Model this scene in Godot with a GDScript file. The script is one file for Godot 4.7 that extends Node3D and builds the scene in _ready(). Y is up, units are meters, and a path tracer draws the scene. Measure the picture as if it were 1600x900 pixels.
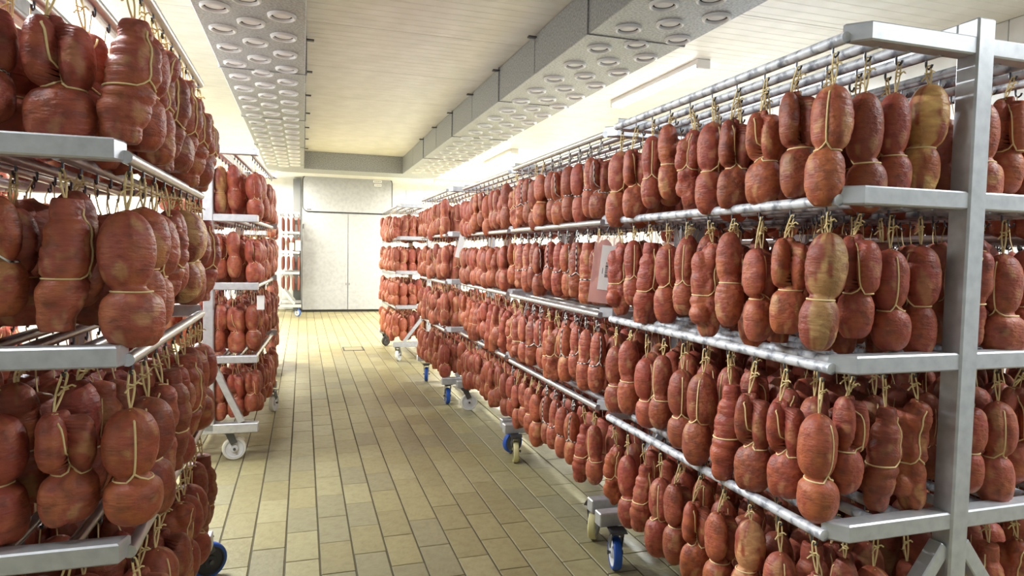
extends Node3D
# A curing room: tall steel trolleys hung with sausages on both sides of a tiled aisle.

const EYE := Vector3(0, 1.35, 0)
const CEIL := 2.9
var taken := {}
var M := {}
var rng := RandomNumberGenerator.new()
var noise := FastNoiseLite.new()
var variants: Array = []          # each: look, cased (by level of detail), corded, length
var caster_meshes := {}
const ORD := ["first", "second", "third", "fourth", "fifth", "sixth", "seventh", "eighth", "ninth", "tenth", "eleventh", "twelfth", "thirteenth", "fourteenth"]
const CHOSEN := {"tall 1 0 0": 13, "tall 0 3 0": 13, "tall 3 0 2": 13, "blue 1 0 5": 13, "blue 1 0 6": 13, "tall 0 0 0": 3, "tall 2 0 0": 7, "blue 0 0 0": 1, "blue 1 0 0": 0, "blue 2 0 0": 7, "blue 0 1 0": 2, "blue 1 1 0": 8, "seco 1 1 4": 13, "whit 0 2 0": 13, "blue 0 2 0": 14, "blue 1 2 0": 16, "blue 0 3 0": 14}
const TIER := ["top tier", "second tier", "third tier", "bottom tier"]

# ------------------------------------------------------------------ scene tree helpers
func numbered(called: String) -> String:
	var n: int = taken.get(called, 0)
	taken[called] = n + 1
	return called if n == 0 else "%s_%03d" % [called, n]

func tag(o: Node3D, label: String, category: String, group := "", kind := "") -> Node3D:
	if label: o.set_meta("label", label)
	if category: o.set_meta("category", category)
	if group: o.set_meta("group", group)
	if kind: o.set_meta("kind", kind)
	return o

func thing(called: String, at := Vector3.ZERO, turn := 0.0) -> Node3D:
	var o := Node3D.new()
	o.name = numbered(called)
	add_child(o, true)
	o.position = at
	o.rotation.y = turn
	return o

func part(called: String, mesh: Mesh, mat: Material, parent: Node3D, xf := Transform3D()) -> MeshInstance3D:
	var o := MeshInstance3D.new()
	o.name = called if parent != self else numbered(called)
	o.mesh = mesh
	if mat:
		for k in mesh.get_surface_count():
			o.set_surface_override_material(k, mat)
	parent.add_child(o, true)
	o.transform = xf
	return o

# ------------------------------------------------------------------ mesh helpers
func begin() -> SurfaceTool:
	var st := SurfaceTool.new()
	st.begin(Mesh.PRIMITIVE_TRIANGLES)
	return st

func face(st: SurfaceTool, pts: Array, inside: Vector3) -> void:   # a flat convex polygon facing away from «inside»
	var n: Vector3 = (pts[2] - pts[0]).cross(pts[1] - pts[0]).normalized()
	var order := pts
	if n.dot(pts[0] - inside) < 0.0:
		order = pts.duplicate()
		order.reverse()
		n = -n
	for k in range(1, order.size() - 1):
		for p in [order[0], order[k], order[k + 1]]:
			st.set_normal(n)
			st.add_vertex(p)

func box(st: SurfaceTool, c: Vector3, size: Vector3, ch := 0.003, basis := Basis()) -> void:   # a box with chamfered edges
	var h := size / 2.0
	ch = minf(ch, minf(h.x, minf(h.y, h.z)) * 0.9)
	var P := func(sx: float, sy: float, sz: float, ax: int) -> Vector3:
		var v := Vector3(sx * (h.x - ch), sy * (h.y - ch), sz * (h.z - ch))
		v[ax] = [sx, sy, sz][ax] * h[ax]
		return c + basis * v
	for ax in 3:
		var b := (ax + 1) % 3
		var d := (ax + 2) % 3
		for s in [-1.0, 1.0]:
			var q := []
			for e in [[-1, -1], [1, -1], [1, 1], [-1, 1]]:
				var sg := [0.0, 0.0, 0.0]
				sg[ax] = s; sg[b] = e[0]; sg[d] = e[1]
				q.append(P.call(sg[0], sg[1], sg[2], ax))
			face(st, q, c)
	if ch <= 0.0004:
		return
	for ax in 3:      # edges along ax
		var b := (ax + 1) % 3
		var d := (ax + 2) % 3
		for sb in [-1.0, 1.0]:
			for sd in [-1.0, 1.0]:
				var q := []
				for e in [[-1, b], [1, b], [1, d], [-1, d]]:
					var sg := [0.0, 0.0, 0.0]
					sg[ax] = e[0]; sg[b] = sb; sg[d] = sd
					q.append(P.call(sg[0], sg[1], sg[2], e[1]))
				face(st, q, c)
	for sx in [-1.0, 1.0]:
		for sy in [-1.0, 1.0]:
			for sz in [-1.0, 1.0]:
				face(st, [P.call(sx, sy, sz, 0), P.call(sx, sy, sz, 1), P.call(sx, sy, sz, 2)], c)

func box_mesh(size: Vector3, ch := 0.003) -> ArrayMesh:
	var st := begin()
	box(st, Vector3.ZERO, size, ch)
	return st.commit()

func bar(st: SurfaceTool, a: Vector3, b: Vector3, w: float, h: float, ch := 0.003) -> void:   # square tube from a to b
	var z := (b - a).normalized()
	var x := Vector3.UP.cross(z)
	x = Vector3.RIGHT if x.length() < 0.01 else x.normalized()
	box(st, (a + b) / 2.0, Vector3(w, h, a.distance_to(b)), ch, Basis(x, z.cross(x), z))

func grid(st: SurfaceTool, P: Array, nu: int, nv: int, C: Array = [], closed_u := true, flip := 1.0) -> void:
	# smooth surface from rows of nu points (v outer); normals from neighbours; outward = du x dv
	var N := []
	N.resize(nu * nv)
	for v in nv:
		for u in nu:
			var ul := (u + nu - 1) % nu if closed_u else maxi(u - 1, 0)
			var ur := (u + 1) % nu if closed_u else mini(u + 1, nu - 1)
			var du: Vector3 = P[v * nu + ur] - P[v * nu + ul]
			var dv: Vector3 = P[mini(v + 1, nv - 1) * nu + u] - P[maxi(v - 1, 0) * nu + u]
			N[v * nu + u] = du.cross(dv).normalized() * flip
	for v in nv - 1:
		for u in (nu if closed_u else nu - 1):
			var a := v * nu + u
			var b := v * nu + (u + 1) % nu
			var c := a + nu
			var d := b + nu
			var tri: Array = [a, b, d, a, d, c]
			# front faces run clockwise as seen from outside
			var g: Vector3 = (P[d] - P[a]).cross(P[b] - P[a])
			if g.dot(N[a] + N[d]) < 0.0:
				tri = [a, d, b, a, c, d]
			for k in tri:
				if C.size(): st.set_color(C[k])
				var n: Vector3 = N[k]
				st.set_normal(n if n.length_squared() > 0.1 else (Vector3.UP if v == 0 and k < nu else Vector3.DOWN))
				st.add_vertex(P[k])

func tube(st: SurfaceTool, pts: Array, r: float, sides := 8, colors: Array = [], caps := true, twist := 0) -> void:
	var n := pts.size()
	var P := []
	var C := []
	var up := Vector3(0.13, 0.31, 0.94).normalized()
	for i in n:
		var t: Vector3 = (pts[mini(i + 1, n - 1)] - pts[maxi(i - 1, 0)]).normalized()
		var x := up.cross(t)
		if x.length() < 0.05: x = Vector3(0.9, 0.2, 0.1).cross(t)
		x = x.normalized()
		var y := t.cross(x)
		up = y if i else up
		for k in sides:
			var a := TAU * k / sides
			P.append(pts[i] + (x * cos(a) + y * sin(a)) * r)
			if colors.size():
				C.append(colors[((k * 2 / sides) + i / 2) % 2] if twist else colors[0])
		up = y
	grid(st, P, sides, n, C)
	if caps:
		for e in [0, n - 1]:
			var q := []
			for k in sides: q.append(P[e * sides + k])
			if colors.size(): st.set_color(colors[0])
			face(st, q, pts[1] if e == 0 else pts[n - 2])

func lathe(st: SurfaceTool, prof: Array, sides := 24, xf := Transform3D()) -> void:   # profile of (radius, height) pairs about y
	var flat := []
	for k in prof.size() - 1:
		var P := []
		for q in [Vector2(maxf(prof[k].x, 0.0004), prof[k].y), Vector2(maxf(prof[k + 1].x, 0.0004), prof[k + 1].y)]:
			for u in sides:
				var a := TAU * u / sides
				P.append(xf * Vector3(cos(a) * q.x, q.y, -sin(a) * q.x))
		grid(st, P, sides, 2)

# ------------------------------------------------------------------ materials
func noise_tex(freq: float, octaves: int, seed_: int, size := 256, normal := false, strength := 4.0, ramp: Gradient = null) -> NoiseTexture2D:
	var f := FastNoiseLite.new()
	f.seed = seed_
	f.frequency = freq
	f.fractal_octaves = octaves
	f.noise_type = FastNoiseLite.TYPE_SIMPLEX_SMOOTH
	var t := NoiseTexture2D.new()
	t.width = size
	t.height = size
	t.seamless = true
	t.noise = f
	t.as_normal_map = normal
	t.bump_strength = strength
	if ramp: t.color_ramp = ramp
	return t

func ramp(stops: Array) -> Gradient:
	var g := Gradient.new()
	var off := PackedFloat32Array()
	var col := PackedColorArray()
	for s in stops:
		off.append(s[0]); col.append(s[1])
	g.offsets = off
	g.colors = col
	return g

func mat(color: Color, rough: float, metal := 0.0) -> StandardMaterial3D:
	var m := StandardMaterial3D.new()
	m.albedo_color = color
	m.roughness = rough
	m.metallic = metal
	return m

func triplanar(m: StandardMaterial3D, scale: float, world := false) -> StandardMaterial3D:
	m.uv1_triplanar = true
	m.uv1_world_triplanar = world
	m.uv1_scale = Vector3.ONE * scale
	return m

func rgb(r: int, g: int, b: int) -> Color:
	return Color(r / 255.0, g / 255.0, b / 255.0)

func make_materials() -> void:
	var grain := noise_tex(0.03, 4, 11, 256, false, 1.0, ramp([[0.0, Color(0.9, 0.9, 0.91)], [0.5, Color(0.96, 0.96, 0.96)], [1.0, Color(1, 1, 1)]]))
	var skin_n := noise_tex(0.035, 4, 5, 256, true, 5.0)
	var skin_c := noise_tex(0.02, 5, 8, 256, false, 1.0, ramp([[0.0, Color(0.82, 0.78, 0.75)], [0.45, Color(0.96, 0.95, 0.94)], [1.0, Color(1, 1, 1)]]))
	var tones := [Color(1, 1, 1), Color(0.95, 0.88, 0.9), Color(1.0, 0.99, 0.92), Color(0.87, 0.85, 0.83)]
	for k in 4:
		var m := triplanar(mat(tones[k], 0.5), 7.0)
		m.vertex_color_use_as_albedo = true
		m.albedo_texture = skin_c
		m.normal_enabled = true
		m.normal_texture = skin_n
		m.normal_scale = 0.8
		m.uv1_scale = Vector3(6.0, 11.0, 6.0)
		m.metallic_specular = 0.45
		M["skin%d" % k] = m
	M.cord = mat(rgb(226, 200, 142), 0.85)
	M.cord.vertex_color_use_as_albedo = true
	M.cord.albedo_color = Color.WHITE
	# steel: brushed trolley tube, frosted grey rail
	M.steel = triplanar(mat(rgb(205, 207, 210), 0.42, 0.55), 3.0)
	M.steel.albedo_texture = grain
	M.steel.metallic_specular = 0.5
	var spots := noise_tex(0.022, 6, 21, 256, false, 1.0, ramp([[0.0, Color(0.4, 0.41, 0.44)], [0.3, Color(0.58, 0.59, 0.62)], [0.42, Color(0.88, 0.88, 0.89)], [1.0, Color(1, 1, 1)]]))
	M.rail = triplanar(mat(rgb(222, 224, 226), 0.5, 0.2), 3.2)
	M.rail.albedo_texture = spots
	M.clean_rail = triplanar(mat(rgb(200, 202, 205), 0.3, 0.75), 3.0)
	M.clean_rail.albedo_texture = grain
	M.wire = mat(rgb(92, 94, 98), 0.35, 0.8)
	var galv := noise_tex(0.05, 4, 31, 512, false, 1.0, ramp([[0.0, Color(0.68, 0.69, 0.7)], [0.5, Color(0.84, 0.85, 0.85)], [1.0, Color(1, 1, 1)]]))
	M.galv = triplanar(mat(rgb(186, 188, 190), 0.5, 0.3), 2.0, true)
	M.galv.albedo_texture = galv
	M.nozzle = mat(rgb(226, 228, 226), 0.5)
	M.slot = mat(rgb(40, 40, 40), 0.8)
	var rib := noise_tex(0.02, 3, 41, 256, false, 1.0, ramp([[0.0, Color(0.93, 0.93, 0.92)], [1.0, Color(1, 1, 1)]]))
	M.panel = triplanar(mat(rgb(232, 231, 224), 0.38), 0.7, true)
	M.panel.albedo_texture = rib
	M.wall = triplanar(mat(rgb(226, 229, 230), 0.45), 0.7, true)
	M.wall.albedo_texture = rib
	M.joint = mat(rgb(150, 150, 146), 0.8)
	var tile_c := noise_tex(0.02, 5, 51, 512, false, 1.0, ramp([[0.0, Color(0.9, 0.89, 0.87)], [0.5, Color(0.97, 0.97, 0.96)], [1.0, Color(1, 1, 1)]]))
	var tile_n := noise_tex(0.09, 3, 52, 256, true, 2.0)
	var tile_tones := [rgb(152, 143, 104), rgb(145, 136, 99), rgb(157, 149, 112), rgb(142, 135, 105)]
	for k in 4:
		var m := triplanar(mat(tile_tones[k], 0.42), 1.6, true)
		m.albedo_texture = tile_c
		m.normal_enabled = true
		m.normal_texture = tile_n
		m.normal_scale = 0.25
		M["tile%d" % k] = m
	M.grout = mat(rgb(84, 76, 54), 0.9)
	M.cabinet = triplanar(mat(rgb(172, 174, 179), 0.45, 0.15), 1.2, true)
	M.cabinet.albedo_texture = grain
	M.dark = mat(rgb(52, 53, 52), 0.7)
	M.blue = mat(rgb(32, 84, 176), 0.45)
	M.beige = mat(rgb(214, 205, 150), 0.5)
	M.white_rubber = mat(rgb(218, 218, 206), 0.5)
	M.grey_hub = mat(rgb(112, 114, 116), 0.5)
	M.white_hub = mat(rgb(205, 206, 206), 0.5)
	M.dark_tyre = mat(rgb(60, 62, 66), 0.6)
	M.lamp_body = mat(rgb(236, 236, 234), 0.4)
	var glow := mat(Color.WHITE, 0.4)
	glow.emission_enabled = true
	glow.emission = Color(0.98, 0.99, 1.0)
	glow.emission_energy_multiplier = 9.0
	M.glow = glow
	M.paper = mat(rgb(240, 240, 238), 0.7)
	var sleeve := mat(Color(0.93, 0.74, 0.72, 0.45), 0.4)
	sleeve.transparency = BaseMaterial3D.TRANSPARENCY_ALPHA
	M.sleeve = sleeve

# ------------------------------------------------------------------ sausages
# A casing is a union of soft lobes about a bent axis; y runs down from the hook at 0.
func reach(s: Dictionary, y: float, a: float) -> float:
	var ax := axis(s, y)
	var total := 0.0
	var dir := Vector2(sin(a), cos(a))
	for l in s.lobes:
		var t: float = absf(y - l.c.y) / l.r.y
		if t >= 1.0: continue
		var k := pow(1.0 - pow(t, 2.3), 1.0 / 2.3)
		var rx: float = l.r.x * k
		var rz: float = l.r.z * k
		var o := Vector2((ax.x - l.c.x) / rx, (ax.y - l.c.z) / rz)
		var d := Vector2(dir.x / rx, dir.y / rz)
		var A := d.dot(d)
		var B := o.dot(d)
		var D := B * B - A * (o.dot(o) - 1.0)
		if D <= 0.0: continue
		var r := (-B + sqrt(D)) / A
		if r > 0.0: total += pow(r, 16.0)
	return pow(total, 1.0 / 16.0)

func skin(s: Dictionary, y: float, a: float) -> float:      # the lobes, drawn in by the cord
	var r := reach(s, y, a)
	if y > s.waist:
		var da := angle_difference(a, s.cord_at)
		var fade := smoothstep(s.top + 0.002, s.top - 0.03, y)
		r *= 1.0 - s.groove * fade * exp(-pow(da / 0.2, 2.0))
	r *= 1.0 - s.pinch * exp(-pow((y - s.waist + 0.004) / 0.009, 2.0))
	return r

func axis(s: Dictionary, y: float) -> Vector2:
	var w := 0.0
	var p := Vector2.ZERO
	for l in s.lobes:
		var t: float = absf(y - l.c.y) / l.r.y
		if t < 1.0:
			var k: float = (1.0 - t * t) * l.r.x * l.r.z + 1e-7
			p += Vector2(l.c.x, l.c.z) * k
			w += k
	return p / w if w > 0.0 else Vector2.ZERO

func lobe(x: float, y: float, z: float, rx: float, ry: float, rz: float) -> Dictionary:
	return {"c": Vector3(x, y, z), "r": Vector3(rx, ry, rz)}

func design(style: String, twisted: bool) -> Dictionary:
	var L := rng.randf_range(0.255, 0.3)
	var W := rng.randf_range(0.087, 0.104)
	var hang := rng.randf_range(0.04, 0.1)
	var top := -hang
	var D := W * rng.randf_range(0.88, 1.0)
	var tilt := rng.randf_range(-0.012, 0.012)
	var waist := top - L * rng.randf_range(0.5, 0.6)
	var bottom := top - L
	var s := {"look": style, "hang": hang, "waist": waist, "top": top, "bottom": bottom, "twisted": twisted, "lobes": [], "wrinkle": 0.0, "cord_at": rng.randf_range(-0.7, 0.7) if rng.randf() < 0.7 or twisted else rng.randf_range(1.6, 4.6), "groove": rng.randf_range(0.06, 0.2), "pinch": rng.randf_range(0.05, 0.16), "seed": rng.randi_range(0, 999)}
	var um := (top + waist) / 2.0
	var uh := (top - waist) / 2.0
	var lm := (waist + bottom) / 2.0
	var lh := (waist - bottom) / 2.0
	var g: Array = s.lobes
	match style:
		"smooth waisted":
			g.append(lobe(tilt, um, 0, W * 0.48, uh + 0.008, D * 0.47))
			g.append(lobe(-tilt, lm, 0.004, W * 0.5, lh + 0.012, D * 0.5))
			g.append(lobe(-tilt + W * 0.2, lm - 0.006, -0.012, W * 0.33, lh + 0.006, D * 0.33))
			s.wrinkle = 0.35
		"wrinkled":
			var n := 6
			for k in n:
				var t := (k + 0.5) / n
				var y := lerpf(top, bottom, t)
				var bulge := 0.42 + 0.08 * sin(t * PI) + rng.randf_range(-0.02, 0.025)
				bulge *= 0.74 if k == 0 else (0.88 if k == n - 1 else 1.0)
				var bend := 0.012 * sin(t * TAU * 0.6 + tilt * 90.0)
				g.append(lobe(bend, y, bend * 0.4, W * bulge, L / n * rng.randf_range(0.85, 1.3), D * bulge))
			s.wrinkle = 1.0
		"double-lobed":
			g.append(lobe(-W * 0.25, um + 0.004, 0.004, W * 0.27, uh + 0.004, D * 0.44))
			g.append(lobe(W * 0.26, um - 0.008, -0.004, W * 0.26, uh + 0.002, D * 0.42))
			g.append(lobe(tilt, lm, 0.0, W * 0.49, lh + 0.012, D * 0.47))
			g.append(lobe(-W * 0.2, lm - 0.008, 0.01, W * 0.3, lh + 0.004, D * 0.36))
			s.wrinkle = 0.45
		"knobbly":
			for k in 9:
				var y := lerpf(top - 0.03, bottom + 0.03, (k + 0.3) / 9.0)
				var sd := -1.0 if k % 2 else 1.0
				g.append(lobe(sd * W * rng.randf_range(0.12, 0.24), y, rng.randf_range(-0.012, 0.014), W * rng.randf_range(0.27, 0.35), 0.04 * rng.randf_range(0.85, 1.3), D * rng.randf_range(0.32, 0.42)))
			g.append(lobe(0, (top + bottom) / 2.0, 0, W * 0.36, L / 2.0, D * 0.34))
			s.wrinkle = 0.7
		"plump":
			g.append(lobe(0, um - 0.005, 0, W * 0.5, uh + 0.012, D * 0.5))
			g.append(lobe(tilt, lm, 0.0, W * 0.47, lh + 0.014, D * 0.48))
			s.wrinkle = 0.6
		"yellow-mottled":
			g.append(lobe(tilt, um, 0, W * 0.49, uh + 0.01, D * 0.46))
			g.append(lobe(-tilt, lm, 0.006, W * 0.46, lh + 0.012, D * 0.46))
			s.wrinkle = 0.6
		"slim":
			g.append(lobe(tilt, um, 0, W * 0.39, uh + 0.01, D * 0.42))
			g.append(lobe(tilt * 0.3, lm + 0.01, 0.002, W * 0.42, lh + 0.02, D * 0.44))
			s.wrinkle = 0.8
	g.append(lobe(axis(s, top - 0.02).x * 0.5, top - 0.004, 0, 0.011, 0.016, 0.011))      # the gathered neck
	return s

func casing_mesh(s: Dictionary, nu: int, nv: int) -> ArrayMesh:
	var P := []
	var C := []
	var top: float = s.top + 0.011
	var bot: float = s.bottom - 0.01
	# find the true ends
	while reach(s, top, 0.0) <= 0.0: top -= 0.001
	while reach(s, bot, 0.0) <= 0.0 and reach(s, bot, 2.0) <= 0.0 and reach(s, bot, 4.0) <= 0.0: bot += 0.001
	var red := rgb(166, 85, 69).srgb_to_linear()
	var orange := rgb(182, 106, 71).srgb_to_linear()
	var brown := rgb(122, 70, 54).srgb_to_linear()
	var straw := rgb(238, 200, 136).srgb_to_linear()
	var off := float(s.seed) * 1.7
	for v in nv:
		var t := float(v) / (nv - 1)
		t = lerpf(t, (1.0 - cos(t * PI)) / 2.0, 0.6)
		var y := lerpf(top, bot, t)
		var ax := axis(s, y)
		for u in nu:
			var a := TAU * u / nu
			var r := skin(s, y, a) if v > 0 and v < nv - 1 else 0.0
			var w := noise.get_noise_3d(cos(a) * 9.0 + off, y * 1050.0, sin(a) * 9.0)
			var w2 := noise.get_noise_3d(cos(a) * 30.0 + off, y * 380.0 + 40.0, sin(a) * 30.0)
			var crease := pow(maxf(0.0, 1.0 - absf(w) * 4.5), 1.5)
			r *= 1.0 - s.wrinkle * 0.06 * crease + 0.05 * w2
			P.append(Vector3(ax.x + sin(a) * r, y, ax.y + cos(a) * r))
			var n1 := noise.get_noise_3d(cos(a) * 40.0 + off, y * 500.0, sin(a) * 40.0)
			var n2 := noise.get_noise_3d(cos(a) * 70.0 - off, y * 1300.0 + 90.0, sin(a) * 70.0)
			var c := red.lerp(orange, clampf(0.22 + n1 * 1.5 + (t - 0.5) * 0.55, 0.0, 1.0))
			c = c.lerp(brown, clampf(n2 * 1.2 - 0.05 + crease * 0.25 * s.wrinkle, 0.0, 0.65))
			if s.look == "yellow-mottled":
				c = c.lerp(straw, clampf((noise.get_noise_3d(cos(a) * 45.0 + off, y * 420.0 + 7.0, sin(a) * 45.0) - 0.06 + 0.34 * cos(a - 0.4)) * 4.5, 0.0, 0.88) * (0.6 + 0.4 * crease))
			else:
				c = c.lerp(straw, clampf(n1 * -1.6 - 0.42, 0.0, 0.3))
			C.append(c)
	var st := begin()
	grid(st, P, nu, nv, C, true, -1.0)
	st.index()
	return st.commit()

func on_skin(s: Dictionary, y: float, a: float, lift: float) -> Vector3:
	var ax := axis(s, y)
	var r := skin(s, y, a) + lift
	return Vector3(ax.x + sin(a) * r, y, ax.y + cos(a) * r)

func cord_mesh(s: Dictionary, sides: int, fine: bool) -> ArrayMesh:
	var st := begin()
	var pale := rgb(230, 206, 150).srgb_to_linear()
	var cols: Array = [rgb(232, 230, 222).srgb_to_linear(), rgb(34, 34, 40).srgb_to_linear()] if s.twisted else [pale]
	var r := (0.0028 if s.twisted else 0.0022) if fine else 0.0018
	var tw := 1 if s.twisted else 0
	var step := 0.007 if s.twisted and fine else (0.012 if fine else 0.03)
	var neck := Vector3(axis(s, s.top - 0.004).x, s.top + 0.004, 0)
	# the loop over the hook: two strands with a knot
	for sd in [-1.0, 1.0]:
		if not fine and sd > 0.0: continue
		var pts := [Vector3(sd * 0.0045, 0.002, 0.002)]
		var n := maxi(2, int(s.hang / step))
		for k in range(1, n + 1):
			var t := float(k) / n
			pts.append(Vector3(sd * 0.0045 * (1.0 - t * t * 0.8), 0, 0.002).lerp(neck, t) + Vector3(sd * 0.0035 * sin(t * PI), 0, 0))
		tube(st, pts, r, sides, cols, fine, tw)
	if fine:
		tube(st, [Vector3(-0.0045, 0.002, 0.002), Vector3(-0.003, 0.008, 0), Vector3(0.003, 0.008, 0), Vector3(0.0045, 0.002, 0.002)], r, sides, cols, false, tw)
		var kn := Vector3(0, -s.hang * 0.3, 0.003)
		tube(st, [kn + Vector3(-0.007, 0.004, 0.003), kn + Vector3(0.004, 0.001, 0.006), kn + Vector3(0.006, -0.004, -0.004), kn + Vector3(-0.005, -0.006, 0.001), kn + Vector3(-0.012, -0.016, 0.007)], r, sides, cols, true, tw)
		tube(st, [kn + Vector3(0.002, 0.002, 0.002), kn + Vector3(0.011, 0.007, 0.005), kn + Vector3(0.017, 0.002, 0.004)], r, sides, cols, true, tw)
		tube(st, [neck + Vector3(-0.011, -0.002, 0.0), neck + Vector3(-0.002, 0.001, 0.012), neck + Vector3(0.011, -0.001, 0.002), neck + Vector3(0.001, -0.002, -0.011), neck + Vector3(-0.011, -0.002, 0)], r, sides, cols, false, tw)
	# down the front
	var a0: float = s.cord_at
	var fork: float = s.waist + 0.014
	var run := [neck + Vector3(0, -0.001, 0.004)]
	var n2 := maxi(3, int((s.top - fork) / step))
	for k in range(1, n2 + 1):
		var y := lerpf(s.top - 0.004, fork, float(k) / n2)
		run.append(on_skin(s, y, a0, r * 0.5))
	tube(st, run, r, sides, cols, false, tw)
	# the fork and the ring round the waist
	var ring := []
	var spread := 0.55
	var n3 := int(0.26 / step) if fine else 10
	for k in n3 + 1:
		var a := a0 + spread + (TAU - 2.0 * spread) * k / n3
		ring.append(on_skin(s, s.waist - 0.004, a, r * 0.4))
	ring.push_front(on_skin(s, s.waist + 0.003, a0 + spread * 0.5, r * 0.5))
	ring.push_front(on_skin(s, fork, a0, r * 0.6))
	ring.append(on_skin(s, s.waist + 0.003, a0 - spread * 0.5, r * 0.5))
	ring.append(on_skin(s, fork, a0, r * 0.6))
	tube(st, ring, r, sides, cols, false, tw)
	st.index()
	return st.commit()

func make_variants() -> void:
	noise.seed = 77
	noise.frequency = 0.02
	noise.fractal_octaves = 2
	for k in 18:
		var style: String = ["smooth waisted", "wrinkled", "double-lobed", "plump", "knobbly", "slim", "double-lobed", "smooth waisted", "wrinkled", "double-lobed", "knobbly", "slim", "smooth waisted", "yellow-mottled", "double-lobed", "wrinkled", "plump", "slim"][k]
		var s := design(style, k >= 14)
		variants.append({"look": style, "twisted": k >= 14, "case": [casing_mesh(s, 40, 72), casing_mesh(s, 20, 30), casing_mesh(s, 10, 15)], "cord": [cord_mesh(s, 6, true), cord_mesh(s, 3, false)]})

# ------------------------------------------------------------------ trolleys
func hook_points(at: Vector3) -> Array:
	return [at + Vector3(0, -0.008, 0), at + Vector3(0, -0.026, 0), at + Vector3(0, -0.034, 0.003), at + Vector3(0, -0.0375, 0.009), at + Vector3(0, -0.034, 0.016), at + Vector3(0, -0.027, 0.019)]

func caster(parent: Node3D, at: Vector3, turn: float, tyre: Material, hub: Material, braked := false) -> void:
	# at: the underside of the beam; the wheel stands on the floor
	var r := 0.073
	var trail := 0.03
	if not caster_meshes.has("fork"):
		var f := begin()
		box(f, Vector3(0, -0.003, 0), Vector3(0.075, 0.006, 0.075), 0.001)
		lathe(f, [Vector2(0.0, -0.016), Vector2(0.028, -0.016), Vector2(0.028, -0.006), Vector2(0.0, -0.006)], 20)
		for sd in [-1.0, 1.0]:
			bar(f, Vector3(sd * 0.025, -0.012, 0.0), Vector3(sd * 0.025, -0.078, trail), 0.004, 0.042, 0.001)
		box(f, Vector3(0, -0.016, 0.004), Vector3(0.054, 0.005, 0.05), 0.001)
		caster_meshes.fork = f.commit()
		var side := Transform3D(Basis(Vector3.BACK, -PI / 2), Vector3.ZERO)
		var t := begin()
		lathe(t, [Vector2(r - 0.014, -0.017), Vector2(r - 0.005, -0.0175), Vector2(r - 0.001, -0.012), Vector2(r, 0), Vector2(r - 0.001, 0.012), Vector2(r - 0.005, 0.0175), Vector2(r - 0.014, 0.017)], 28, side)
		caster_meshes.tyre = t.commit()
		var h := begin()
		for sd in [-1.0, 1.0]:
			var hub_prof := [Vector2(r - 0.013, sd * 0.0155), Vector2(r - 0.018, sd * 0.016), Vector2(r - 0.021, sd * 0.009), Vector2(0.026, sd * 0.009), Vector2(0.022, sd * 0.019), Vector2(0.0, sd * 0.019)]
			if sd < 0: hub_prof.reverse()
			lathe(h, hub_prof, 28, side)
		caster_meshes.hub = h.commit()
		var b := begin()
		lathe(b, [Vector2(0, -0.034), Vector2(0.009, -0.034), Vector2(0.009, -0.027), Vector2(0.006, -0.027), Vector2(0.006, 0.027), Vector2(0.009, 0.027), Vector2(0.009, 0.034), Vector2(0, 0.034)], 10, side)
		caster_meshes.bolt = b.commit()
	var c := part("caster", caster_meshes.fork, M.wire, parent, Transform3D(Basis(Vector3.UP, turn), at))
	var w := Vector3(0, r - at.y, trail)
	part("tyre", caster_meshes.tyre, tyre, c, Transform3D(Basis(), w))
	part("wheel_hub", caster_meshes.hub, hub, c, Transform3D(Basis(), w))
	part("axle_bolt", caster_meshes.bolt, M.wire, c, Transform3D(Basis(), w))

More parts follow.
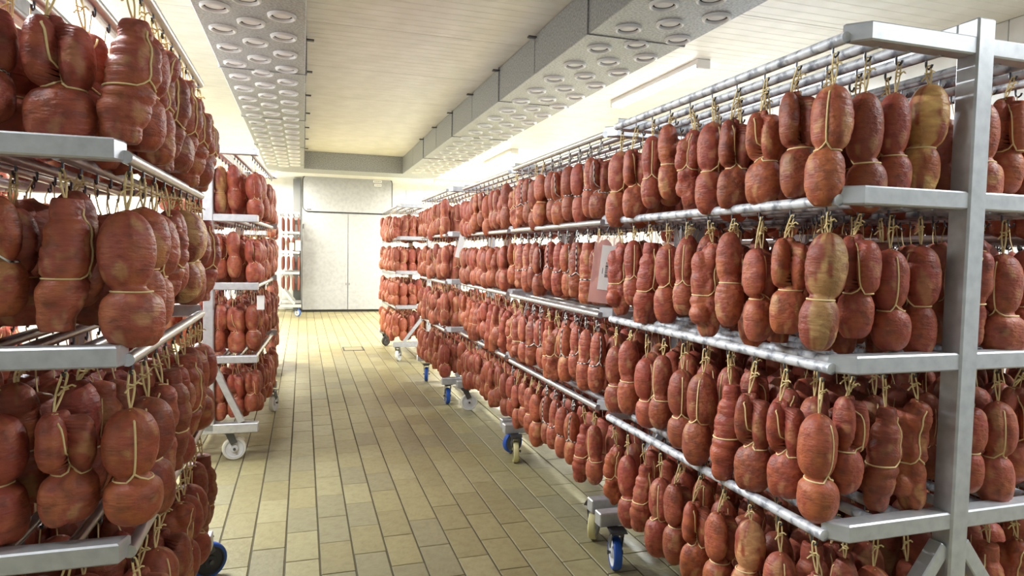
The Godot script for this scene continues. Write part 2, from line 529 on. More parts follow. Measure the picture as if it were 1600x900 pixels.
func trolley(d: Dictionary) -> Node3D:
	var t := thing("sausage_trolley", Vector3(d.x, 0, d.z), d.get("turn", 0.0))
	tag(t, d.label, "trolley", "steel hanging trolleys along the aisle")
	var len_: float = d.length
	var H: Array = d.h
	var cut: float = d.get("cut", 0.8)
	var W: float = d.get("half", 0.4)
	var zs := [-0.0, -len_]
	var rail_mat: Material = M.rail if d.get("frosted", false) else M.clean_rail
	for e in 2:
		var z: float = zs[e]
		var st := begin()
		box(st, Vector3(0, (H[0] + 0.07 + 0.2) / 2.0, z), Vector3(0.06, H[0] + 0.07 - 0.2, 0.06), 0.005)
		part("post", st.commit(), M.steel, t)
		for y in H:
			st = begin()
			for sd in [-1.0, 1.0]:      # a half on either side of the post, welded to it
				if sd < 0: mitred_half(st, -W, -0.03, y, z, 0.05, 0.046, 1.0 - 2.0 * e, true, cut)
				else: mitred_half(st, 0.03, W, y, z, 0.05, 0.046, 1.0 - 2.0 * e, false, cut)
			part("crossbar", st.commit(), M.steel, t)
		st = begin()
		box(st, Vector3(0, 0.215, z), Vector3(2.0 * W + d.get("base_extra", 0.07), 0.06, 0.06), 0.004)
		part("base_beam", st.commit(), M.steel, t)
		for sd in [-1.0, 1.0]:
			st = begin()
			bar(st, Vector3(sd * 0.03, 0.60, z), Vector3(sd * (W - 0.1), 0.25, z), 0.04, 0.04, 0.003)
			part("brace", st.commit(), M.steel, t)
	var tb := begin()
	bar(tb, Vector3(0, H[0] + 0.042, -0.03), Vector3(0, H[0] + 0.042, -len_ + 0.03), 0.055, 0.055, 0.004)
	part("top_beam", tb.commit(), M.steel, t)
	var bb := begin()
	bar(bb, Vector3(0, 0.215, -0.03), Vector3(0, 0.215, -len_ + 0.03), 0.05, 0.05, 0.004)
	part("base_rail", bb.commit(), M.steel, t)
	# rails with their hooks
	var rr := 0.0145
	var rt := begin()
	tube(rt, [Vector3(0, 0, -0.012), Vector3(0, 0, -len_ * 0.35), Vector3(0, 0, -len_ * 0.7), Vector3(0, 0, -len_ + 0.012)], rr, 12)
	var rail_mesh := rt.commit()
	var n: int = d.n
	var pitch := (len_ - 0.11) / (n - 1)
	var hk := begin()
	tube(hk, hook_points(Vector3.ZERO), 0.003, 6)
	var hook_mesh := hk.commit()
	var hs := begin()
	for i in n:
		hs.append_from(hook_mesh, 0, Transform3D(Basis(), Vector3(0, 0, -0.055 - pitch * i)))
	var hooks_mesh := hs.commit()
	for tier in 4:
		for k in d.rods.size():
			var rail := part("rail", rail_mesh, rail_mat, t, Transform3D(Basis(), Vector3(d.rods[k], H[tier] - 0.012, 0)))
			if k == 0 and d.get("fine", false):
				for i in n:
					part("hook", hook_mesh, M.wire, rail, Transform3D(Basis(), Vector3(0, 0, -0.055 - pitch * i)))
			else:
				part("hooks", hooks_mesh, M.wire, rail).set_meta("kind", "stuff")
	for c in d.casters:
		caster(t, Vector3(c[0], 0.185, c[1]), c[2], M[c[3]], M[c[4]])
	return t

func mitred_half(st: SurfaceTool, x0: float, x1: float, y: float, z: float, w: float, h: float, out_dir: float, cut_low: bool, share := 0.8) -> void:
	var zo := z + out_dir * w / 2.0
	var zi := z - out_dir * w / 2.0
	var cut := w * share
	var plan := [Vector2(x0 + (cut if cut_low else 0.0), zo), Vector2(x1 - (0.0 if cut_low else cut), zo), Vector2(x1, zi), Vector2(x0, zi)]
	var c := Vector3((x0 + x1) / 2.0, y, z)
	var ch := 0.004
	var rings := []
	for e in [[-h / 2.0, ch], [-h / 2.0 + ch, 0.0], [h / 2.0 - ch, 0.0], [h / 2.0, ch]]:
		var q := []
		for p in plan:
			q.append(Vector3(p.x - signf(p.x - c.x) * e[1], y + e[0], p.y - signf(p.y - c.z) * e[1]))
		rings.append(q)
	face(st, rings[0], c)
	face(st, rings[3], c)
	for k in 3:
		for i in 4:
			var j := (i + 1) % 4
			face(st, [rings[k][i], rings[k][j], rings[k + 1][j], rings[k + 1][i]], c)

# hangs sausages on every hook of a trolley: those that show largest as things, the others into the common mass
func hang(d: Dictionary, t: Node3D, mass: Array) -> void:
	var n: int = d.n
	var pitch: float = (d.length - 0.11) / (n - 1)
	var inv := t.transform
	for tier in 4:
		for k in d.rods.size():
			for i in n:
				var at: Vector3 = inv * Vector3(d.rods[k], d.h[tier] - 0.012 - 0.0365, -0.055 - pitch * i + 0.009)
				var v: Dictionary
				if rng.randf() < d.get("twist_share", 0.0): v = variants[14 + rng.randi() % 4]
				else:
					v = variants[rng.randi() % 13]
					var one: String = "%s %d %d %d" % [d.call.left(4), tier, k, i]
					if CHOSEN.has(one): v = variants[CHOSEN[one]]
				var look := EYE - at
				var yaw := atan2(look.x, look.z) + rng.randf_range(-0.9, 0.9)
				var sc: float = rng.randf_range(0.93, 1.06) * d.get("big", 1.0)
				var b := Basis(Vector3.UP, yaw).scaled(Vector3(sc * d.get("fat", 1.0), sc, sc * d.get("fat", 1.0)))
				b = Basis(Vector3(rng.randf_range(-1, 1), 0, rng.randf_range(-1, 1)).normalized(), rng.randf_range(-0.05, 0.05)) * b
				var tone := rng.randi() % 4
				if d.single.call(tier, k, i):
					var far: int = d.get("lod", 0)
					var o := thing("sausage")
					o.transform = Transform3D(b, at)
					part("casing", v.case[far], M["skin%d" % tone], o)
					part("cord", v.cord[0 if far == 0 else 1], M.cord, o)
					var rail: String = "aisle rail" if k == 0 else ORD[k] + " rail inward"
					var label := "%s sausage, %s from near end of %s, %s, %s" % [v.look, ORD[i], rail, TIER[tier], d.call]
					tag(o, label, "sausage", "sausages hanging on the " + d.call)
				else:
					var xf := Transform3D(b, at)
					mass[tone].append_from(v.case[2], 0, xf)
					mass[4].append_from(v.cord[1], 0, xf)

# ------------------------------------------------------------------ the room
func vec_cam() -> Transform3D:
	var yaw := deg_to_rad(17.47)
	var pitch := deg_to_rad(2.99)
	var roll := deg_to_rad(1.11)
	var f := Vector3(sin(yaw) * cos(pitch), -sin(pitch), -cos(yaw) * cos(pitch))
	var r := Vector3(cos(yaw), 0, sin(yaw))
	var u := r.cross(f)
	var r2 := r * cos(roll) + u * sin(roll)
	var u2 := u * cos(roll) - r * sin(roll)
	return Transform3D(Basis(r2, u2, -f), EYE)

func lamp(x: float, z: float, length: float, label: String, watts: float, tint := Color(0.96, 0.985, 1.0), turn := 0.0) -> void:
	var o := thing("batten_light", Vector3(x, CEIL, z), turn)
	tag(o, label, "ceiling light", "fluorescent battens along the ceiling")
	part("housing", box_mesh(Vector3(0.11, 0.04, length), 0.004), M.lamp_body, o, Transform3D(Basis(), Vector3(0, -0.02, 0)))
	for e in [-1.0, 1.0]:
		part("end_cap", box_mesh(Vector3(0.12, 0.075, 0.03), 0.006), M.lamp_body, o, Transform3D(Basis(), Vector3(0, -0.0375, e * (length / 2.0 + 0.01))))
	var st := begin()
	for sd in [-1.0, 1.0]:
		tube(st, [Vector3(sd * 0.028, -0.058, -length / 2.0), Vector3(sd * 0.028, -0.058, 0), Vector3(sd * 0.028, -0.058, length / 2.0)], 0.018, 10)
	part("glowing_tube", st.commit(), M.glow, o)
	var l := AreaLight3D.new()
	l.name = "lamp_light"
	l.area_size = Vector2(0.1, length)
	l.area_normalize_energy = true
	l.light_energy = watts
	l.light_color = tint
	l.area_range = 30.0
	l.area_attenuation = 2.0
	l.shadow_enabled = true
	o.add_child(l, true)
	l.transform = Transform3D(Basis(Vector3.RIGHT, -PI / 2), Vector3(0, -0.085, 0))

func structure(called: String) -> Node3D:
	var o := thing(called)
	o.set_meta("kind", "structure")
	return o

func build_room() -> void:
	var x0 := -2.7
	var x1 := 4.3
	var z0 := 2.4
	var z1 := -15.7
	# ceiling panels
	var c := structure("ceiling")
	part("backing_slab", box_mesh(Vector3(x1 - x0 + 0.4, 0.1, z0 - z1 + 0.4), 0.001), M.joint, c, Transform3D(Basis(), Vector3((x0 + x1) / 2.0, CEIL + 0.062, (z0 + z1) / 2.0)))
	var pw := 1.12
	var st := begin()
	box(st, Vector3.ZERO, Vector3(x1 - x0, 0.02, pw - 0.005), 0.003)
	for k in 11:      # shallow ribs rolled into the sheet
		box(st, Vector3(0, -0.0102, -pw / 2.0 + pw * (k + 0.5) / 11.0), Vector3(x1 - x0 - 0.02, 0.0018, 0.03), 0.0008)
	var pm := st.commit()
	var k0 := -4.83 + pw / 2.0 + pw * 6
	for k in 17:
		var zc := k0 - pw * k
		if zc - pw / 2 > z1 - 0.9 and zc < z0 + 0.6:
			part("panel", pm, M.panel, c, Transform3D(Basis(), Vector3((x0 + x1) / 2.0, CEIL + 0.01, zc)))
	# walls of upright panels
	for side in [["wall_left", x0, -1.0], ["wall_right", x1, 1.0]]:
		var w := structure(side[0])
		part("backing_slab", box_mesh(Vector3(0.12, CEIL + 0.2, z0 - z1 + 0.4), 0.001), M.joint, w, Transform3D(Basis(), Vector3(side[1] + side[2] * 0.075, CEIL / 2.0, (z0 + z1) / 2.0)))
		var wm := box_mesh(Vector3(0.02, CEIL, pw - 0.005), 0.003)
		for k in 17:
			var zc := z0 - pw * (k + 0.5)
			part("panel", wm, M.wall, w, Transform3D(Basis(), Vector3(side[1] + side[2] * 0.01, CEIL / 2.0, zc)))
	for side in [["wall_back", z1, -1.0], ["wall_front", z0, 1.0]]:
		var w := structure(side[0])
		part("backing_slab", box_mesh(Vector3(x1 - x0 + 0.4, CEIL + 0.2, 0.12), 0.001), M.joint, w, Transform3D(Basis(), Vector3((x0 + x1) / 2.0, CEIL / 2.0, side[1] + side[2] * 0.075)))
		var wm := box_mesh(Vector3(1.0 - 0.005, CEIL, 0.02), 0.003)
		for k in 7:
			part("panel", wm, M.wall, w, Transform3D(Basis(), Vector3(x0 + k + 0.5, CEIL / 2.0, side[1] + side[2] * 0.01)))
	# coved joint between the ceiling and the far wall
	var cove := begin()
	var P := []
	var rad := 0.12
	for xx in [x0, x1]:
		for k in 7:
			var a := PI / 2 * k / 6.0
			P.append(Vector3(xx, CEIL - rad + rad * sin(a), z1 + rad - rad * cos(a)))
	grid(cove, P, 7, 2, [], false)
	part("trim_1", cove.commit(), M.panel, self).set_meta("kind", "structure")
	# floor tiles in a running bond along the aisle
	var f := structure("floor")
	part("grout_bed", box_mesh(Vector3(x1 - x0 + 0.4, 0.1, z0 - z1 + 0.4), 0.001), M.grout, f, Transform3D(Basis(), Vector3((x0 + x1) / 2.0, -0.0545, (z0 + z1) / 2.0)))
	var tw := 0.145
	var tl := 0.3075
	var tiles := []
	for q in 3:
		var ts := begin()
		box(ts, Vector3(0, -0.005, 0), Vector3(tw - [0.008, 0.009, 0.007][q], 0.01, tl - [0.004, 0.005, 0.004][q]), 0.002)
		tiles.append(ts.commit())
	var spots := []
	for cx in range(-19, 30):
		var x := 0.0756 + tw * (cx + 0.5)
		if x < x0 + 0.08 or x > x1 - 0.08: continue
		for cz in range(-2, 52):
			var z := -2.81 - tl * (cz - 8) - tl / 2.0 - (tl / 2.0 if absi(cx) % 2 == 1 else 0.0)
			if z > z0 - 0.1 or z < z1 + 0.1: continue
			spots.append(Vector3(x, 0, z))
	var rest := [begin(), begin(), begin(), begin()]
	var made := 0
	spots.sort_custom(func(a, b): return a.z > b.z)
	for p in spots:
		var q := rng.randi() % 4
		var yv := rng.randf_range(-0.0006, 0.0006)
		var xf := Transform3D(Basis(), p + Vector3(0, yv, 0))
		var edge := lerpf(-0.55, -0.4, clampf((-p.z - 2.0) / 3.0, 0.0, 1.0))
		if p.z < -2.2 and p.x > edge and p.x < 1.35 and made < 298:
			part("tile", tiles[made % 3], M["tile%d" % q], f, xf)
			made += 1
		else:
			rest[q].append_from(tiles[0], 0, xf)
	var am := ArrayMesh.new()
	for q in 4:
		rest[q].commit(am)
		am.surface_set_material(q, M["tile%d" % q])
	part("tiles", am, null, f).set_meta("kind", "stuff")
	var dr := thing("floor_drain", Vector3(0.665, 0.001, -9.3))
	tag(dr, "small rectangular steel drain frame let into the aisle floor", "floor drain")
	var ds := begin()
	box(ds, Vector3(0, 0, 0.16), Vector3(0.28, 0.006, 0.022), 0.001)
	box(ds, Vector3(0, 0, -0.16), Vector3(0.28, 0.006, 0.03), 0.001)
	for e in [-1.0, 1.0]: box(ds, Vector3(e * 0.13, 0, 0), Vector3(0.02, 0.006, 0.32), 0.001)
	part("frame", ds.commit(), M.dark, dr)
	part("cover", box_mesh(Vector3(0.235, 0.004, 0.29), 0.001), M.tile3, dr)

func build_duct() -> void:
	var o := thing("air_duct")
	tag(o, "U-shaped galvanised air duct under the ceiling, studded with white round nozzles", "air duct")
	var b := 2.62
	var zn := 1.6
	var ze := -11.1
	var hgt := CEIL - b - 0.004
	var yc := (b + CEIL - 0.004) / 2.0
	for r in [[-0.56, 0.015], [1.565, 2.19]]:
		part("duct_run", box_mesh(Vector3(r[1] - r[0], hgt, zn - ze), 0.004), M.galv, o, Transform3D(Basis(), Vector3((r[0] + r[1]) / 2.0, yc, (zn + ze) / 2.0)))
	# the cross piece at the far end, its outer corners cut off
	var st := begin()
	var plan := [Vector2(-0.56, ze), Vector2(2.19, ze), Vector2(2.19, ze - 0.35), Vector2(1.94, ze - 0.62), Vector2(-0.31, ze - 0.62), Vector2(-0.56, ze - 0.35)]
	var lo := []
	var hi := []
	for p in plan:
		lo.append(Vector3(p.x, b, p.y)); hi.append(Vector3(p.x, CEIL - 0.004, p.y))
	var c := Vector3(0.8, yc, ze - 0.3)
	face(st, lo, c); face(st, hi, c)
	for k in 6: face(st, [lo[k], lo[(k + 1) % 6], hi[(k + 1) % 6], hi[k]], c)
	part("duct_end", st.commit(), M.galv, o)
	# flanged joints
	for r in [[-0.56, 0.015, -5.165], [1.565, 2.19, -3.61]]:
		for k in 5:
			var z: float = r[2] - 1.83 * k
			if z < ze + 0.2: continue
			var fs := begin()
			box(fs, Vector3((r[0] + r[1]) / 2.0, b - 0.003, z), Vector3(r[1] - r[0] + 0.02, 0.006, 0.014), 0.001)
			for e in [r[0] - 0.005, r[1] + 0.005]:
				box(fs, Vector3(e, yc, z), Vector3(0.012, hgt, 0.016), 0.001)
			part("flange", fs.commit(), M.galv, o)
			var inner: float = r[1] + 0.03 if r[0] < 0.0 else r[0] - 0.03
			for zz in [z, z + 0.92]:
				part("hanger_bracket", box_mesh(Vector3(0.06, 0.012, 0.035), 0.001), M.wire, o, Transform3D(Basis(), Vector3(inner, CEIL - 0.03, zz)))
		# stiffening folds on the face towards the aisle
		var xf: float = r[1] + 0.001 if r[0] < 0.0 else r[0] - 0.001
		for k in 12:
			var z := -1.8 - 0.915 * k
			if z > ze + 0.2:
				part("seam", box_mesh(Vector3(0.005, hgt - 0.02, 0.006), 0.001), M.galv, o, Transform3D(Basis(), Vector3(xf, yc, z)))
	# nozzles
	var nz := begin()
	lathe(nz, [Vector2(0.058, 0.004), Vector2(0.060, -0.014), Vector2(0.066, -0.017), Vector2(0.073, -0.013), Vector2(0.077, 0.0)], 28)
	lathe(nz, [Vector2(0.0, -0.004), Vector2(0.03, -0.0045), Vector2(0.047, -0.002), Vector2(0.048, 0.002)], 28)
	box(nz, Vector3(0.012, -0.0035, 0.0), Vector3(0.02, 0.002, 0.003), 0.0005)
	var dk := begin()
	lathe(dk, [Vector2(0.0, -0.0005), Vector2(0.059, -0.0005)], 24)
	var ring_mesh := nz.commit()
	var well := dk.commit()
	for col in [[-0.445, -3.89, 0.375], [-0.28, -4.09, 0.375], [-0.112, -3.92, 0.375], [1.735, -3.824, 0.385], [1.912, -4.06, 0.385], [2.09, -3.89, 0.385]]:
		for k in range(-3, 20):
			var z: float = col[1] - col[2] * k
			if z < ze + 0.15: continue
			var v := part("air_nozzle", ring_mesh, M.nozzle, o, Transform3D(Basis(Vector3.UP, 0.2 * k), Vector3(col[0], b, z)))
			part("slot", well, M.slot, v)

func print_texture(kind: String) -> ImageTexture:
	var im := Image.create(128, 256, false, Image.FORMAT_RGB8)
	im.fill(Color(0.94, 0.94, 0.93))
	var r := RandomNumberGenerator.new()
	r.seed = 9
	if kind == "barcode":
		var y := 96
		while y < 186:
			var w := r.randi_range(1, 4)
			im.fill_rect(Rect2i(40, y, 30, w), Color(0.05, 0.05, 0.06))
			y += w + r.randi_range(1, 3)
		im.fill_rect(Rect2i(20, 130, 5, 34), Color(0.45, 0.45, 0.46))
	return ImageTexture.create_from_image(im)

func card_mesh(w: float, h: float) -> ArrayMesh:      # a thin card hanging from its top edge, with texture coordinates on both faces
	var st := begin()
	for s in [-1.0, 1.0]:
		var q := [Vector3(-w / 2, 0, s * 0.0006), Vector3(w / 2, 0, s * 0.0006), Vector3(w / 2, -h, s * 0.0006), Vector3(-w / 2, -h, s * 0.0006)]
		var uv := [Vector2(0, 0), Vector2(1, 0), Vector2(1, 1), Vector2(0, 1)]
		for k in ([0, 1, 2, 0, 2, 3] if s > 0 else [0, 2, 1, 0, 3, 2]):
			st.set_normal(Vector3(0, 0, s))
			st.set_uv(uv[k])
			st.add_vertex(q[k])
	return st.commit()

func build_tags() -> void:
	var o := thing("barcode_sleeve", Vector3(1.245, 1.425, -2.585), -0.35)
	o.rotation.z = -0.1
	tag(o, "clear pinkish plastic sleeve holding a white barcode card, hung from wire", "tag")
	part("sleeve", box_mesh(Vector3(0.118, 0.285, 0.004), 0.001), M.sleeve, o, Transform3D(Basis(), Vector3(0, -0.14, 0)))
	var bm := mat(Color.WHITE, 0.6)
	bm.albedo_texture = print_texture("barcode")
	part("barcode_card", card_mesh(0.078, 0.19), bm, o, Transform3D(Basis(), Vector3(0.012, -0.035, 0.0032)))
	var st := begin()
	tube(st, [Vector3(-0.01, -0.004, 0), Vector3(-0.015, 0.03, 0.004), Vector3(0.005, 0.075, 0.0), Vector3(0.02, 0.1, -0.0)], 0.0012, 5)
	part("hanging_wire", st.commit(), M.wire, o)
	for q in [[Vector3(1.305, 1.5, -5.56), 0.055, 0.2, -0.2, 0.22, "blank white card tag hung below the second-tier bar on the right-hand row"], [Vector3(-0.255, 1.05, -4.52), 0.045, 0.09, 0.15, 0.0, "small white paper slip hanging from third bar, trolley with white-tyred caster"], [Vector3(-0.21, 1.47, -13.93), 0.09, 0.14, 0.1, 0.0, "white paper tag among thin salamis, farther from the big grey cabinet"], [Vector3(-0.09, 1.52, -13.93), 0.1, 0.2, 0.1, 0.0, "white paper tag with faint print, closest to the big grey cabinet"]]:
		var t := thing("paper_tag", q[0], q[3])
		t.rotation.z = -q[4]
		tag(t, q[5], "tag")
		part("card", card_mesh(q[1], q[2]), M.paper, t)
		var ss := begin()
		tube(ss, [Vector3(0, -0.006, 0.001), Vector3(0.002, 0.008, 0.002), Vector3(0, 0.02, 0)], 0.001, 5)
		part("tag_string", ss.commit(), M.cord, t)

func build_cabinet() -> void:
	var z := -14.95
	var o := thing("climate_cabinet", Vector3(0.94, 0, z))
	tag(o, "tall grey two-door climate cabinet at the end of the aisle", "cabinet")
	part("body", box_mesh(Vector3(1.9, 2.86, 0.6), 0.01), M.cabinet, o, Transform3D(Basis(), Vector3(0, 1.47, -0.33)))
	part("plinth", box_mesh(Vector3(1.88, 0.05, 0.55), 0.002), M.dark, o, Transform3D(Basis(), Vector3(0, 0.025, -0.31)))
	for s in [-1.0, 1.0]:
		var dmesh := box_mesh(Vector3(0.94, 2.08, 0.035), 0.006)
		var dr := part("door", dmesh, M.cabinet, o, Transform3D(Basis(), Vector3(s * 0.475, 1.09, -0.0)))
		part("latch", box_mesh(Vector3(0.012, 0.05, 0.02), 0.003), M.wire, dr, Transform3D(Basis(), Vector3(-s * 0.44, -0.48, 0.022)))
		part("hinge", box_mesh(Vector3(0.02, 0.1, 0.02), 0.003), M.wire, dr, Transform3D(Basis(), Vector3(s * 0.455, 0.75, 0.02)))
	# upper panel with rounded corners inside a rubber gasket
	for g in [[1.9, 0.79, 0.0, "gasket", "dark", 0.12], [1.86, 0.755, 0.016, "upper_panel", "cabinet", 0.1]]:
		var st := begin()
		var pts := []
		var w: float = g[0] / 2.0
		var h: float = g[1] / 2.0
		var r: float = g[5]
		for cnr in [[1, 1, 0.0], [-1, 1, PI / 2], [-1, -1, PI], [1, -1, PI * 1.5]]:
			for k in 6:
				var a: float = cnr[2] + PI / 2 * k / 5.0
				pts.append(Vector3(cnr[0] * (w - r) + cos(a) * r, cnr[1] * (h - r) + sin(a) * r, 0))
		var back := []
		for p in pts: back.append(p + Vector3(0, 0, -0.03))
		face(st, pts, Vector3(0, 0, -0.015))
		for k in pts.size():
			var j := (k + 1) % pts.size()
			face(st, [pts[k], pts[j], back[j], back[k]], Vector3(0, 0, -0.015))
		part(g[3], st.commit(), M[g[4]], o, Transform3D(Basis(), Vector3(0, 2.545, 0.008 + g[2])))
	for q in [[0.62, 2.86, 0.18, 0.05], [0.63, 2.78, 0.15, 0.05]]:
		var lb := part("sticker", box_mesh(Vector3(q[2], q[3], 0.003), 0.0005), M.paper, o, Transform3D(Basis(), Vector3(q[0], q[1], 0.026)))
		var ln := begin()
		for k in 7: box(ln, Vector3(-q[2] * 0.36 + q[2] * 0.12 * k, 0, 0.0018), Vector3(q[2] * 0.07, q[3] * 0.5, 0.001), 0.0)
		part("print", ln.commit(), M.grey_hub, lb)
	var mk := begin()
	for k in 3: box(mk, Vector3(-0.84 + 0.03 * k, 2.2, 0.026), Vector3(0.02, 0.025, 0.002), 0.0)
	part("marking", mk.commit(), M.dark, o)
	var col := thing("service_column", Vector3(-0.12, 0, -15.35))
	tag(col, "dark grey upright steel column between cabinet and white far wall", "column")
	part("shaft", box_mesh(Vector3(0.16, 2.86, 0.3), 0.01), M.grey_hub, col, Transform3D(Basis(), Vector3(0, 1.43, 0)))

func build_salamis() -> void:
	var H := [2.06, 1.67, 1.28, 0.87]
	var cx := -0.46
	var d := {"x": cx, "z": -13.95, "length": 1.1, "h": H, "n": 4, "rods": [0.38, 0.28, 0.18, 0.08, -0.3], "call": "", "label": "steel trolley of thin salamis standing beside the grey climate cabinet",
		"casters": [[0.34, -0.06, 0.9, "blue", "white_hub"], [0.34, -1.0, 0.3, "blue", "white_hub"], [-0.34, -0.06, 0.3, "blue", "white_hub"], [-0.34, -1.0, 0.3, "blue", "white_hub"]]}
	var t := trolley(d)
	var st := begin()
	lathe(st, [Vector2(0, -0.305), Vector2(0.006, -0.305), Vector2(0.016, -0.29), Vector2(0.021, -0.25), Vector2(0.022, -0.15), Vector2(0.019, -0.06), Vector2(0.008, -0.035), Vector2(0, -0.03)], 12)
	var body := st.commit()
	var cs := begin()
	tube(cs, [Vector3(0, 0.002, 0), Vector3(0.001, -0.016, 0), Vector3(0, -0.036, 0)], 0.0025, 5, [rgb(224, 206, 160).srgb_to_linear()])
	var cord := cs.commit()
	var skin := mat(rgb(126, 66, 52), 0.5)
	var deep := begin()
	for tier in 4:
		for k in 5:
			for i in 9:
				if i > 0 or k > 2:
					deep.append_from(body, 0, t.transform * Transform3D(Basis(), Vector3(d.rods[k], H[tier] - 0.0485, -0.046 - 0.115 * i)))
	tag(part("hanging_salamis", deep.commit(), skin, self), "mass of thin dark salamis filling the trolley beside the grey cabinet", "salamis", "", "stuff")
	for tier in 4:
		for k in 3:
			var o := thing("salami", t.transform * Vector3(d.rods[k], H[tier] - 0.012 - 0.0365, -0.046))
			o.scale = Vector3(1.0, [1.0, 0.95, 1.02, 0.98][(tier + k) % 4], 1.0)
			part("casing", body, skin, o)
			part("cord", cord, M.cord, o)
			tag(o, "thin dark salami, %s from the cabinet side, %s of trolley beside grey cabinet" % [ORD[k], TIER[tier]], "salami", "thin salamis beside the cabinet")

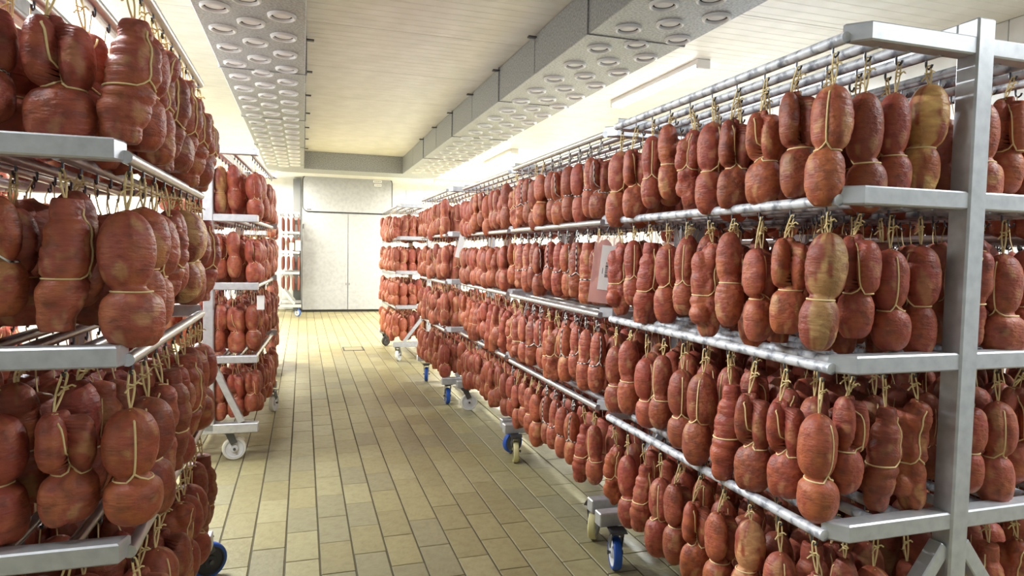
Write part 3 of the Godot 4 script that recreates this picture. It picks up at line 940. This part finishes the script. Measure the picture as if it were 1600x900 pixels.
func _ready() -> void:
	# camera, sky, exposure
	rng.seed = 20240
	var cam := Camera3D.new()
	cam.name = "camera"
	cam.fov = 46.75
	cam.near = 0.05
	cam.far = 60.0
	add_child(cam)
	cam.transform = vec_cam()
	cam.current = true
	var env := Environment.new()
	env.background_mode = Environment.BG_COLOR
	env.background_color = Color(0.02, 0.02, 0.02)
	env.ambient_light_source = Environment.AMBIENT_SOURCE_DISABLED
	env.tonemap_mode = Environment.TONE_MAPPER_LINEAR
	env.tonemap_exposure = 1.0
	env.sdfgi_enabled = true
	env.ssao_enabled = true
	env.ssil_enabled = true
	var we := WorldEnvironment.new()
	we.name = "environment"
	we.environment = env
	add_child(we)
	make_materials()
	var warm := Color(1.0, 0.975, 0.9)
	lamp(-1.38, -5.0, 1.5, "bright fluorescent batten seen over the topmost sausages near the aisle trolley", 29.0)
	lamp(-1.38, -2.1, 1.5, "fluorescent batten above the viewpoint, on the side of the large sausages", 16.0)
	lamp(-1.38, -10.0, 1.5, "fluorescent batten farther down, on the side of the salami trolley", 38.0, warm)
	lamp(3.0, -0.6, 1.5, "fluorescent batten near the square post, by the side wall", 9.0)
	lamp(3.0, -5.4, 1.5, "fluorescent batten behind the tall-post trolley, beyond the perforated duct", 29.0)
	lamp(3.0, -10.3, 1.5, "fluorescent batten farthest away, beyond the perforated duct", 38.0, warm)
	lamp(-1.05, -14.2, 1.0, "short fluorescent batten set crosswise by the far wall, over the salami trolley", 24.0, warm, PI / 2)
	lamp(3.2, -14.2, 1.0, "short fluorescent batten set crosswise by the far wall, beyond the last trolleys", 24.0, warm, PI / 2)
	# the room
	build_room()
	build_duct()
	build_cabinet()
	# trolleys and what hangs on them
	make_variants()
	var mass := []
	for k in 5: mass.append(begin())
	var rods8 := [-0.4, -0.3, -0.2, -0.1, 0.1, 0.2, 0.3, 0.4]
	var H1 := [1.897, 1.507, 1.091, 0.67]
	var list := [
		{"x": 1.65, "z": -1.31, "length": 1.26, "h": H1, "n": 10, "rods": rods8, "frosted": true, "fine": true, "lod": 0, "big": 0.97, "call": "tall-post trolley",
			"label": "steel trolley with frosted rails and tall square post, nearest of its row",
			"casters": [[-0.37, -1.2, 2.9, "blue", "white_hub"], [-0.34, -0.06, 1.2, "beige", "grey_hub"], [0.34, -1.2, 2.6, "beige", "grey_hub"], [0.34, -0.06, 2.9, "beige", "grey_hub"]],
			"single": func(tier, k, i): return k == 0 or (k == 1 and i < 7) or (k < 7 and i == 0) or (k < 4 and i == 1)},
		{"x": 1.68, "z": -2.72, "length": 1.36, "h": H1, "n": 11, "rods": [-0.4, -0.3, -0.2, -0.1, 0.12], "lod": 0, "call": "second aisle trolley", "twist_share": 0.75,
			"label": "second steel trolley along the aisle, behind the tall-post one, beige front caster",
			"casters": [[-0.37, -0.1, 2.5, "beige", "white_hub"], [-0.37, -1.29, 2.9, "beige", "dark_tyre"], [0.34, -0.1, 2.8, "beige", "dark_tyre"], [0.34, -1.29, 2.8, "beige", "dark_tyre"]],
			"single": func(tier, k, i): return k == 0},
		{"x": 1.7, "z": -4.21, "length": 1.34, "h": H1, "n": 11, "rods": [-0.4, -0.3, -0.2, -0.1, 0.12], "lod": 1, "call": "third aisle trolley",
			"label": "third steel trolley along the aisle, carrying the blank white card tag",
			"casters": [[-0.37, -0.02, 1.9, "blue", "grey_hub"], [-0.37, -1.28, 1.5, "white_rubber", "white_hub"], [0.34, -0.05, 2.8, "blue", "grey_hub"], [0.34, -1.28, 2.8, "white_rubber", "grey_hub"]],
			"single": func(tier, k, i): return k == 0},
		{"x": 1.6, "z": -5.72, "length": 1.3, "h": H1, "n": 10, "rods": [-0.4, -0.3, -0.2, -0.1, 0.12], "lod": 1, "call": "fourth aisle trolley",
			"label": "fourth steel trolley along the aisle, standing on two blue casters",
			"casters": [[-0.37, -0.02, 3.1, "blue", "grey_hub"], [-0.37, -1.1, 2.9, "blue", "white_hub"], [0.34, -0.05, 2.8, "blue", "grey_hub"], [0.34, -1.2, 2.8, "blue", "grey_hub"]],
			"single": func(tier, k, i): return k == 0 and i < 8},
		{"x": 1.48, "z": -8.1, "length": 1.5, "h": H1, "n": 11, "rods": [-0.4, -0.3, -0.2, -0.1, 0.12, 0.3], "lod": 1, "call": "last aisle trolley",
			"label": "last steel trolley of the long row, showing its slanting brace",
			"casters": [[-0.37, -0.05, 2.6, "white_rubber", "white_hub"], [-0.37, -1.42, 2.2, "dark_tyre", "grey_hub"], [0.34, -0.05, 2.8, "dark_tyre", "grey_hub"], [0.34, -1.4, 2.8, "dark_tyre", "grey_hub"]],
			"single": func(tier, k, i): return i == 0 and k < 4},
		{"x": -0.765, "z": -1.62, "length": 1.13, "h": [1.965, 1.553, 1.112, 0.683], "n": 9, "rods": [0.4, 0.27, 0.14, 0.05, -0.14, -0.27], "fine": true, "lod": 0, "big": 0.95, "fat": 1.27, "cut": 0.25, "call": "blue-wheeled trolley",
			"label": "steel trolley of large sausages, its blue-rimmed caster showing on the tiles",
			"casters": [[0.375, -1.27, 2.1, "blue", "dark_tyre"], [0.34, -0.06, 2.8, "blue", "dark_tyre"], [-0.34, -1.0, 2.8, "blue", "dark_tyre"], [-0.34, -0.06, 2.8, "blue", "dark_tyre"]],
			"single": func(tier, k, i): return k == 0 or (k == 1 and i < 2) or (k == 2 and i < 2)},
		{"x": -0.555, "z": -4.5, "turn": -0.045, "length": 1.4, "half": 0.29, "cut": 0.1, "h": [1.95, 1.535, 1.11, 0.65], "n": 11, "rods": [0.25, 0.145, 0.055, -0.13, -0.25], "lod": 1, "base_extra": 0.0, "call": "white-caster trolley",
			"label": "steel trolley behind the large-sausage one, rolling on a white caster",
			"casters": [[0.11, -0.03, 1.75, "white_rubber", "white_hub"], [0.26, -1.3, 2.8, "white_rubber", "white_hub"], [-0.26, -0.1, 2.8, "white_rubber", "white_hub"], [-0.34, -1.3, 2.8, "white_rubber", "white_hub"]],
			"single": func(tier, k, i): return (k == 0 and i < 7) or (k < 3 and i == 0)},
	]
	var plain := [[0.34, -0.1, 2.6, "beige", "grey_hub"], [0.34, -1.2, 2.6, "beige", "grey_hub"], [-0.34, -0.1, 2.6, "beige", "grey_hub"], [-0.34, -1.2, 2.6, "beige", "grey_hub"]]
	for q in [[2.78, -1.4, "steel trolley of the hidden row, glimpsed directly behind the tall-post trolley"], [2.78, -2.8, "steel trolley of the hidden row, glimpsed behind the second aisle trolley"], [-1.95, -1.7, "steel trolley of the hidden row, glimpsed behind the large-sausage trolley"], [-1.95, -3.1, "steel trolley of the hidden row, glimpsed past the large-sausage trolley's far end"]]:
		list.append({"x": q[0], "z": q[1], "length": 1.3, "h": [1.87, 1.45, 1.03, 0.6], "n": 13, "rods": [-0.4, -0.25, -0.1, 0.1, 0.25, 0.4], "call": "hidden trolley", "label": q[2], "casters": plain, "single": func(_t, _k, _i): return false})
	list.append({"x": -0.72, "z": -7.25, "length": 1.3, "h": H1, "n": 11, "rods": [0.4, 0.26, 0.13, -0.13], "call": "hidden trolley", "label": "steel trolley almost hidden behind the white-caster one, pale caster on the tiles", "casters": [[0.37, -0.1, 2.2, "white_rubber", "white_hub"]] + plain.slice(1), "single": func(_t, _k, _i): return false})
	for d in list:
		var t := trolley(d)
		hang(d, t, mass)
	var am := ArrayMesh.new()
	for k in 5:
		mass[k].commit(am)
		am.surface_set_material(k, M["skin%d" % k] if k < 4 else M.cord)
	var rest := part("hanging_sausages", am, null, self)
	tag(rest, "mass of cord-hung reddish sausages filling the inner and farther rails of trolleys", "sausages", "", "stuff")
	build_salamis()
	build_tags()
